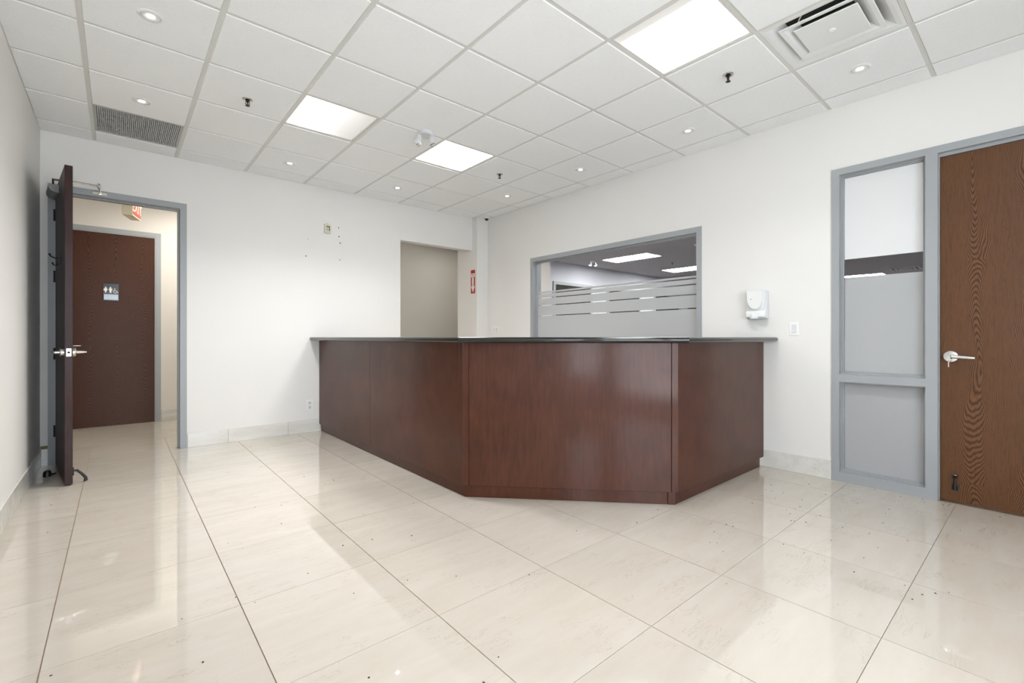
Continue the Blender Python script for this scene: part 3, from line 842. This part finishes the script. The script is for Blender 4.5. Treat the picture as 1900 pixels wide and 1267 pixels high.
top = thing('countertop', 'black polished granite counter with rounded edge on the reception desk', 'countertop', (1.74, 2.559, 1.0885))
TP = [Vector((1.735, 5.664)), Vector((1.735, 2.559)), Vector((2.813, 1.497)), Vector((4.305, 1.497))]
zt0, hh = 0.0, 0.0385
prof = []
for k in range(9):
    a = math.pi * k / 8
    prof.append((hh / 2 - hh / 2 * math.sin(a), hh / 2 - hh / 2 * math.cos(a)))
prof += [(0.42, hh), (0.42, 0.0)]
rings = [offset_path(TP, w) for w, z in prof]
org = Vector((1.74, 2.559))
for i in range(3):
    bm = new(); A = []; B = []
    u = (TP[i + 1] - TP[i]).normalized() * 0.0006
    for (w, z), rg in zip(prof, rings):
        p, q = rg[i] - org + u, rg[i + 1] - org - u
        A.append(bm.verts.new((p.x, p.y, z))); B.append(bm.verts.new((q.x, q.y, z)))
    n = len(A)
    for k in range(n): bm.faces.new((A[k], A[(k + 1) % n], B[(k + 1) % n], B[k]))
    bm.faces.new(A[::-1]); bm.faces.new(B)
    obj('slab', bm, M['granite'], top, True)

# ------------------------------------------------------------------ ceiling fittings
def cell(i, j): return (GX + (i + 0.5) * GS, GY - (j + 0.5) * GS, ZC)
def troffer(i, j, mat, label, share=1.0, lx=0.0, lw=0.5):
    t = thing('ceiling_light', label, 'light', cell(i, j), 0, 'square lit ceiling panels')
    a = 0.292
    bm = new()
    for q in ((-a, a, -a, -a + 0.012), (-a, a, a - 0.012, a), (-a, -a + 0.012, -a + 0.012, a - 0.012), (a - 0.012, a, -a + 0.012, a - 0.012)): bx(bm, *q, 0.0012, 0.02)
    obj('light_frame', bm, M['grid'], t)
    bm = new(); bx(bm, -a + 0.012, a - 0.012, -a + 0.012, a - 0.012, 0.008, 0.014)
    obj('lens', bm, mat, t)
    l = area('tube_lamp', (cell(i, j)[0] + lx, cell(i, j)[1], ZC - 0.001), (0, 0, 0), lw, 0.5, LAMP * share, (0.985, 0.99, 1.0))
    l.data.spread = R(134)
troffer(2, 2, lens('lens_half', 0, [(0.0, 1.0), (0.45, 0.5), (0.66, 0.05), (1.0, 0.026)], TROFFER), 'square ceiling light lit only on its left half', 1.25, -0.17, 0.18)
troffer(4, 2, lens('lens_full', 0, [(0.0, 1.0), (1.0, 1.0)], TROFFER), 'fully lit square ceiling light nearest the far corner', 1.15)
troffer(4, 6, lens('lens_near', 0, [(0.0, 0.022), (0.12, 0.03), (0.32, 0.3), (0.85, 1.0), (1.0, 0.5)], TROFFER), 'large near square ceiling light, dim along its left edge', 0.65, 0.075, 0.36)

def downlight(loc, label):
    t = thing('downlight', label, 'light', loc, 0, 'small round ceiling downlights')
    bm = new()
    lathe(bm, (0, 0, 0), (0, 0, -1), [(0.063, 0.0), (0.063, 0.002), (0.058, 0.0045), (0.0475, 0.0045), (0.0475, 0.0)], 36)
    obj('trim_ring', bm, M['plastic'], t, True)
    bm = new(); lathe(bm, (0, 0, 0), (0, 0, -1), [(0.0475, 0.0002), (0.0475, 0.0012), (0.0455, 0.0012), (0.0455, 0.0002)], 32)
    obj('shadow_gap', bm, M['dark'], t, True)
    bm = new(); lathe(bm, (0, 0, 0), (0, 0, -1), [(0.0455, 0.0004), (0.0455, 0.004), (0.040, 0.0055), (0.030, 0.0035), (0.0215, 0.0012)], 32)
    obj('gimbal', bm, M['diffuser'], t, True)
    bm = new(); lathe(bm, (0, 0, 0), (0, 0, -1), [(0.0215, 0.0010), (0.018, 0.0026), (0, 0.0034)], 24)
    obj('lamp', bm, M['bulb'], t, True)
    return t
dz = ZC - 0.0051
def dl(i, j): c = cell(i, j); return (c[0], c[1], dz)
first = downlight(dl(0, 3), 'large downlight at the top left corner of the ceiling')
for ij, lab in (((0, 1), 'downlight beside the grey ceiling grille at left'),
                ((2, 0), 'downlight near the back wall, behind the half-lit panel'),
                ((4, 0), 'downlight near the back wall, behind the fully lit panel'),
                ((6, 1), 'farthest downlight, nearest the corner column'),
                ((6, 3), 'downlight over the right wall, second from the far corner'),
                ((6, 5), 'downlight over the right wall, third from the far corner'),
                ((6, 7), 'largest downlight at right, below the square air diffuser')):
    dup(first, dl(*ij), lab)

def sprinkler(loc, label):
    t = thing('sprinkler', label, 'sprinkler', loc, 0, 'ceiling sprinkler heads')
    bm = new(); lathe(bm, (0, 0, 0), (0, 0, -1), [(0.036, 0.0), (0.036, 0.002), (0.030, 0.006), (0.020, 0.004), (0.018, 0.0005)], 24)
    obj('escutcheon', bm, M['chrome'], t, True)
    bm = new(); lathe(bm, (0, 0, 0), (0, 0, -1), [(0.018, 0.0), (0.018, 0.004), (0.011, 0.006), (0.011, 0.018), (0.007, 0.022), (0.0, 0.023)], 16)
    obj('body', bm, M['dark_metal'], t, True)
    bm = new()
    for s in (-1, 1): tube(bm, [(s * 0.010, 0, -0.016), (s * 0.013, 0, -0.03), (s * 0.004, 0, -0.045)], 0.003, 8)
    cyl(bm, (0, 0, -0.022), (0, 0, -0.045), 0.0035)
    lathe(bm, (0, 0, -0.045), (0, 0, -1), [(0.005, 0), (0.016, 0.001), (0.016, 0.0028), (0.004, 0.0032), (0.004, 0.007), (0, 0.0072)], 20)
    obj('deflector', bm, M['dark_metal'], t, True)
    return t
s1 = sprinkler((0.752, 3.93, dz), 'sprinkler head left of the half-lit ceiling panel')
dup(s1, (3.225, 3.93, dz), 'sprinkler head beyond the fully lit ceiling panel')
dup(s1, (3.20, 1.425, dz), 'sprinkler head between the near panel and the air diffuser')
dup(s1, (10.32, 5.94, ZC), 'tiny sprinkler head on the office ceiling behind glass')

# return air grille
gr = thing('return_grille', 'grey slatted return air grille in the ceiling at left', 'grille', cell(0, 0))
a = 0.292
bm = new()
for q in ((-a, a, -a, -a + 0.012), (-a, a, a - 0.012, a), (-a, -a + 0.012, -a + 0.012, a - 0.012), (a - 0.012, a, -a + 0.012, a - 0.012)): bx(bm, *q, -0.001, 0.02)
obj('grille_frame', bm, M['grille'], gr)
bm = new()
nS = 44
for k in range(nS):
    x = -a + 0.016 + (2 * a - 0.032) * k / (nS - 1)
    bx(bm, x - 0.0041, x + 0.0041, -a + 0.012, a - 0.012, 0.001, 0.016)
for k in range(1, 6):
    y = -a + 2 * a * k / 6; bx(bm, -a + 0.012, a - 0.012, y - 0.001, y + 0.001, 0.006, 0.016)
tag(obj('slats', bm, M['grille'], gr), None, None, None, 'stuff')
box_part('backing', M['closer'], gr, -a, a, -a, a, 0.018, 0.026)

# supply diffuser
df = thing('air_diffuser', 'white square stepped air diffuser in the ceiling at top right', 'diffuser', cell(5, 7))
bm = new()
for q in ((-a, a, -a, -a + 0.018), (-a, a, a - 0.018, a), (-a, -a + 0.018, -a + 0.018, a - 0.018), (a - 0.018, a, -a + 0.018, a - 0.018)): bx(bm, *q, 0.0, 0.006)
obj('outer_frame', bm, M['diffuser'], df)
def square_lathe(bm, prof):
    """closed (half-width, height) profile carried round a square"""
    cs = ((-1, -1), (1, -1), (1, 1), (-1, 1))
    rg = [[bm.verts.new((cx * h, cy * h, z)) for cx, cy in cs] for h, z in prof]
    for k in range(len(rg)):
        p, q = rg[k], rg[(k + 1) % len(rg)]
        for e in range(4): bm.faces.new((p[e], p[(e + 1) % 4], q[(e + 1) % 4], q[e]))
bm = new(); square_lathe(bm, [(a - 0.018, 0.0), (a - 0.04, 0.004), (0.19, 0.046), (0.19, 0.050), (a - 0.018, 0.008)])
obj('outer_cone', bm, M['diffuser'], df)
bm = new(); square_lathe(bm, [(0.215, -0.005), (0.212, -0.008), (0.190, -0.006), (0.175, 0.002), (0.130, 0.036), (0.130, 0.040), (0.176, 0.008), (0.214, -0.001)])
obj('middle_cone', bm, M['diffuser'], df)
bm = new(); frustum(bm, 0, 0, -0.010, 0.152, 0.152, -0.006, 0.155, 0.155); frustum(bm, 0, 0, -0.006, 0.155, 0.155, 0.012, 0.13, 0.13)
obj('centre_plate', bm, M['diffuser'], df)
bm = new(); lathe(bm, (0, 0, -0.010), (0, 0, -1), [(0.019, 0), (0.018, 0.003), (0.012, 0.005), (0, 0.0055)], 20)
obj('knob', bm, M['plastic'], df, True)
box_part('duct', M['plenum'], df, -a, a, -a, a, 0.052, 0.06)
bm = new(); tube(bm, [(-0.19, 0.10, 0.045), (-0.19, 0.11, 0.03), (-0.188, 0.12, 0.01), (-0.16, 0.10, 0.03)], 0.004, 8)
obj('spring_clip', bm, M['ivory'], df, True)

# dome camera in the far corner
dc = thing('dome_camera', 'small white dome camera with black eye in the far ceiling corner', 'camera', (4.235, 5.47, ZC - 0.006))
bm = new(); lathe(bm, (0, 0, 0), (0, 0, -1), [(0.052, 0), (0.052, 0.014), (0.044, 0.022), (0.030, 0.025)], 28)
obj('base', bm, M['plastic'], dc, True)
bm = new(); lathe(bm, (0, 0, -0.024), (0, 0, -1), [(0.030, 0), (0.028, 0.012), (0.02, 0.023), (0.01, 0.028), (0, 0.029)], 24)
obj('dome', bm, M['signblack'], dc, True)

# ------------------------------------------------------------------ wall fittings
def back_plate(name, label, cat, x0, x1, z0, z1, t, mat):
    o = thing(name, label, cat, ((x0 + x1) / 2, YB, (z0 + z1) / 2))
    w, h = (x1 - x0) / 2, (z1 - z0) / 2
    bm = new(); bx(bm, -w, w, -t, 0, -h, h, bevel=min(0.003, t * 0.4), seg=2)
    obj('cover', bm, M[mat], o)
    return o, w, h
o, w, h = back_plate('thermostat', 'small ivory thermostat high on the back wall', 'thermostat', 1.907, 1.983, 2.388, 2.496, 0.022, 'ivory')
bm = new(); bx(bm, -w + 0.018, w - 0.02, -0.0235, -0.022, 0.018, 0.03); bx(bm, w - 0.026, w - 0.016, -0.0235, -0.022, -0.03, 0.03)
obj('dial_slot', bm, M['dark_metal'], o)
bm = new(); bx(bm, -0.02, 0.004, -0.0232, -0.022, -0.032, 0.012)
obj('scale', bm, M['grille'], o)
bm = new(); cyl(bm, (0, -0.006, h), (0, -0.006, h + 0.008), 0.004)
obj('screw', bm, M['dark'], o)
o, w, h = back_plate('wall_outlet', 'white wall outlet low on the back wall beside the desk', 'outlet', 1.702, 1.774, 0.262, 0.380, 0.006, 'plastic')
for zc in (-0.026, 0.026):
    bm = new(); bx(bm, -0.017, 0.017, -0.0085, -0.006, zc - 0.018, zc + 0.018, bevel=0.001, seg=1)
    s = obj('socket', bm, M['plastic2'], o)
    bm = new(); bx(bm, -0.008, -0.005, -0.009, -0.0084, zc - 0.004, zc + 0.008); bx(bm, 0.005, 0.008, -0.009, -0.0084, zc - 0.003, zc + 0.007); cyl(bm, (0, -0.009, zc - 0.011), (0, -0.0084, zc - 0.011), 0.003, n=10)
    obj('slots', bm, M['dark'], o)
for n_, (x, z, r, lab) in enumerate(((2.083, 2.475, 0.007, 'topmost plugged screw hole right of the thermostat'), (2.086, 2.367, 0.008, 'second plugged screw hole below and right of the thermostat'),
        (2.100, 2.289, 0.008, 'third plugged screw hole below and right of the thermostat'), (2.096, 2.082, 0.006, 'lowest screw hole in the column right of the thermostat'),
        (1.695, 2.083, 0.007, 'lower screw hole left of and below the thermostat'), (1.72, 2.285, 0.006, 'upper scuffed screw hole left of and below the thermostat'))):
    bm = new(); lathe(bm, (0, 0, 0), (0, -1, 0), [(r, 0.0003), (r * 0.8, 0.002), (0, 0.0025)], 10, 0.8, 1.3)
    o = obj('wall_anchor', bm, M['grille'] if n_ == 5 else M['dark_metal'], loc=(x, YB, z)); tag(o, lab, 'wall anchor', 'old screw holes in the back wall')

def right_plate(name, label, cat, y0, y1, z0, z1, t, mat):
    o = thing(name, label, cat, (XR, (y0 + y1) / 2, (z0 + z1) / 2))
    w, h = (y1 - y0) / 2, (z1 - z0) / 2
    bm = new(); bx(bm, -t, 0, -w, w, -h, h, bevel=min(0.003, t * 0.4), seg=2)
    obj('cover', bm, M[mat], o)
    return o
o = right_plate('light_switch', 'white rocker light switch right of the soap dispenser', 'switch', 1.342, 1.414, 1.140, 1.254, 0.007, 'plastic')
bm = new(); bx(bm, -0.0095, -0.007, -0.0175, 0.0175, -0.034, 0.034, bevel=0.001, seg=1); bx(bm, -0.011, -0.009, -0.016, 0.016, -0.032, 0.0, bevel=0.0008, seg=1)
obj('rocker', bm, M['plastic2'], o)
o = right_plate('light_switch', 'white double light switch near the corner column', 'switch', 5.285, 5.425, 1.178, 1.284, 0.007, 'plastic')
for yc in (-0.03, 0.03):
    bm = new(); bx(bm, -0.0100, -0.007, yc - 0.017, yc + 0.017, -0.032, 0.032, bevel=0.001, seg=1)
    obj('rocker', bm, M['plastic2'], o)

# soap dispenser
so = thing('soap_dispenser', 'white wall soap dispenser above the right end of the counter', 'soap dispenser', (XR, 1.655, 1.285))
H_ = 0.25
def outline(y_half, n=1): return y_half
bm = new(); bx(bm, -0.06, 0, -0.083, 0.085, 0.0, 0.248, bevel=0.014, seg=4)
obj('back_shell', bm, M['plastic2'], so, True)
bm = new()                                   # front cover: bulging, rounded at the sides
rows = [(0.072, 0.062, 0.078), (0.12, 0.072, 0.084), (0.20, 0.082, 0.096), (0.240, 0.078, 0.098), (0.252, 0.070, 0.088)]
prev = None
for z, hw, dep in rows:
    rg = []
    for k in range(13):
        t = math.pi * k / 12
        y = -math.cos(t) * hw; x = -0.045 - (dep - 0.045) * (math.sin(t) ** 0.45)
        rg.append(bm.verts.new((x, y, z)))
    if prev:
        for k in range(12): bm.faces.new((prev[k], prev[k + 1], rg[k + 1], rg[k]))
    else: bm.faces.new(rg)
    prev = rg
bm.faces.new(prev[::-1])
obj('front_cover', bm, M['plastic2'], so, True)
bm = new(); pts = []
for k in range(17):
    t = math.pi * k / 16; pts.append((-0.062 * math.cos(t), 0.17 - 0.085 * math.sin(t)))
pts += [(0.064, 0.242), (-0.064, 0.242)]
def fdep(z): return 0.086 + (z - 0.08) / 0.16 * 0.014
A = [bm.verts.new((-fdep(z) - 0.003, y, z)) for y, z in pts]; B = [bm.verts.new((-fdep(z) + 0.03, y * 0.96, z)) for y, z in pts]
bm.faces.new(A); bm.faces.new(B[::-1])
for k in range(len(pts)): bm.faces.new((A[k], A[(k + 1) % len(pts)], B[(k + 1) % len(pts)], B[k]))
obj('front_shield', bm, M['plastic'], so)
bm = new()
v = [bm.verts.new((-fdep(z) - 0.0036, y, z)) for y, z in ((0.033, 0.170), (0.026, 0.170), (0.026, 0.176), (0.033, 0.176))]; bm.faces.new(v)
w_ = [bm.verts.new((p.co.x + 0.003, p.co.y, p.co.z)) for p in v]; bm.faces.new(w_[::-1])
for k in range(4): bm.faces.new((v[k], v[(k + 1) % 4], w_[(k + 1) % 4], w_[k]))
obj('indicator', bm, M['black'], so)
bm = new(); bx(bm, -0.088, -0.01, -0.078, 0.080, 0.012, 0.070, bevel=0.010, seg=3)
obj('lower_body', bm, M['plastic'], so, True)
bm = new(); lathe(bm, (-0.072, 0.012, 0.010), (0, 0, 1), [(0.034, -0.008), (0.033, 0.012), (0.026, 0.030), (0.012, 0.040), (0, 0.042)], 20)
obj('nozzle_hood', bm, M['plastic2'], so, True)

# fire extinguisher sign on the side of the column
fs = thing('fire_sign', 'narrow red fire extinguisher arrow sign beside the white column', 'sign', (XK, 5.650, 1.965))
bm = new(); bx(bm, -0.002, 0, -0.054, 0.054, -0.178, 0.178)
obj('plate', bm, M['red'], fs)
bm = new()
def flx(bm, pts, x=-0.0028, t=0.0008):
    a_ = [bm.verts.new((x, y, z)) for y, z in pts]; b_ = [bm.verts.new((x + t, y, z)) for y, z in pts]
    bm.faces.new(a_); bm.faces.new(b_[::-1])
    for k in range(len(pts)): bm.faces.new((a_[k], a_[(k + 1) % len(pts)], b_[(k + 1) % len(pts)], b_[k]))
flx(bm, [(-0.047, 0.070), (0.047, 0.070), (0.047, 0.125), (-0.047, 0.125)])
flx(bm, [(-0.024, -0.07), (0.024, -0.07), (0.024, 0.062), (-0.024, 0.062)])
flx(bm, [(0.0, -0.165), (0.045, -0.07), (-0.045, -0.07)])
obj('white_arrow', bm, M['white'], fs)
text_mesh('FIRE', 0.044, M['red'], 'lettering', fs, (-0.0030, 0, 0.097), (R(90), 0, R(-90)))
tm = text_mesh('EXTINGUISHER', 0.026, M['red'], 'lettering', fs, (-0.0030, 0, -0.012), (0, 0, 0))
tm.rotation_euler = (Matrix.Rotation(R(-90), 3, 'Z') @ Matrix.Rotation(R(90), 3, 'X') @ Matrix.Rotation(R(-90), 3, 'Z')).to_euler()
tm.scale = (0.72, 0.9, 1)

# specks of dirt scattered on the floor: nobody could count them
bm = new()
rng = random.Random(3)
spots = [(rng.uniform(-0.4, 4.2), rng.uniform(0.9, 5.5)) for _ in range(120)] + [(rng.uniform(2.6, 4.2), rng.uniform(0.2, 1.45)) for _ in range(45)] + [(4.25 + rng.uniform(-0.06, 0.06), rng.uniform(0.0, 1.1)) for _ in range(10)]
for x, y in spots:
    if x > 1.75 and y > 1.45 and x + y > 4.35:
        continue
    r = rng.uniform(0.0015, 0.0042); a0 = rng.uniform(0, 6.28)
    pts = [(x + r * rng.uniform(0.6, 1.5) * math.cos(a0 + k * 1.257), y + r * rng.uniform(0.6, 1.5) * math.sin(a0 + k * 1.257)) for k in range(5)]
    prism(bm, pts, 0.0002, 0.0018)
tag(obj('floor_specks', bm, M['dirt']), 'dark specks of dirt scattered over the cream floor', 'dirt', None, 'stuff')
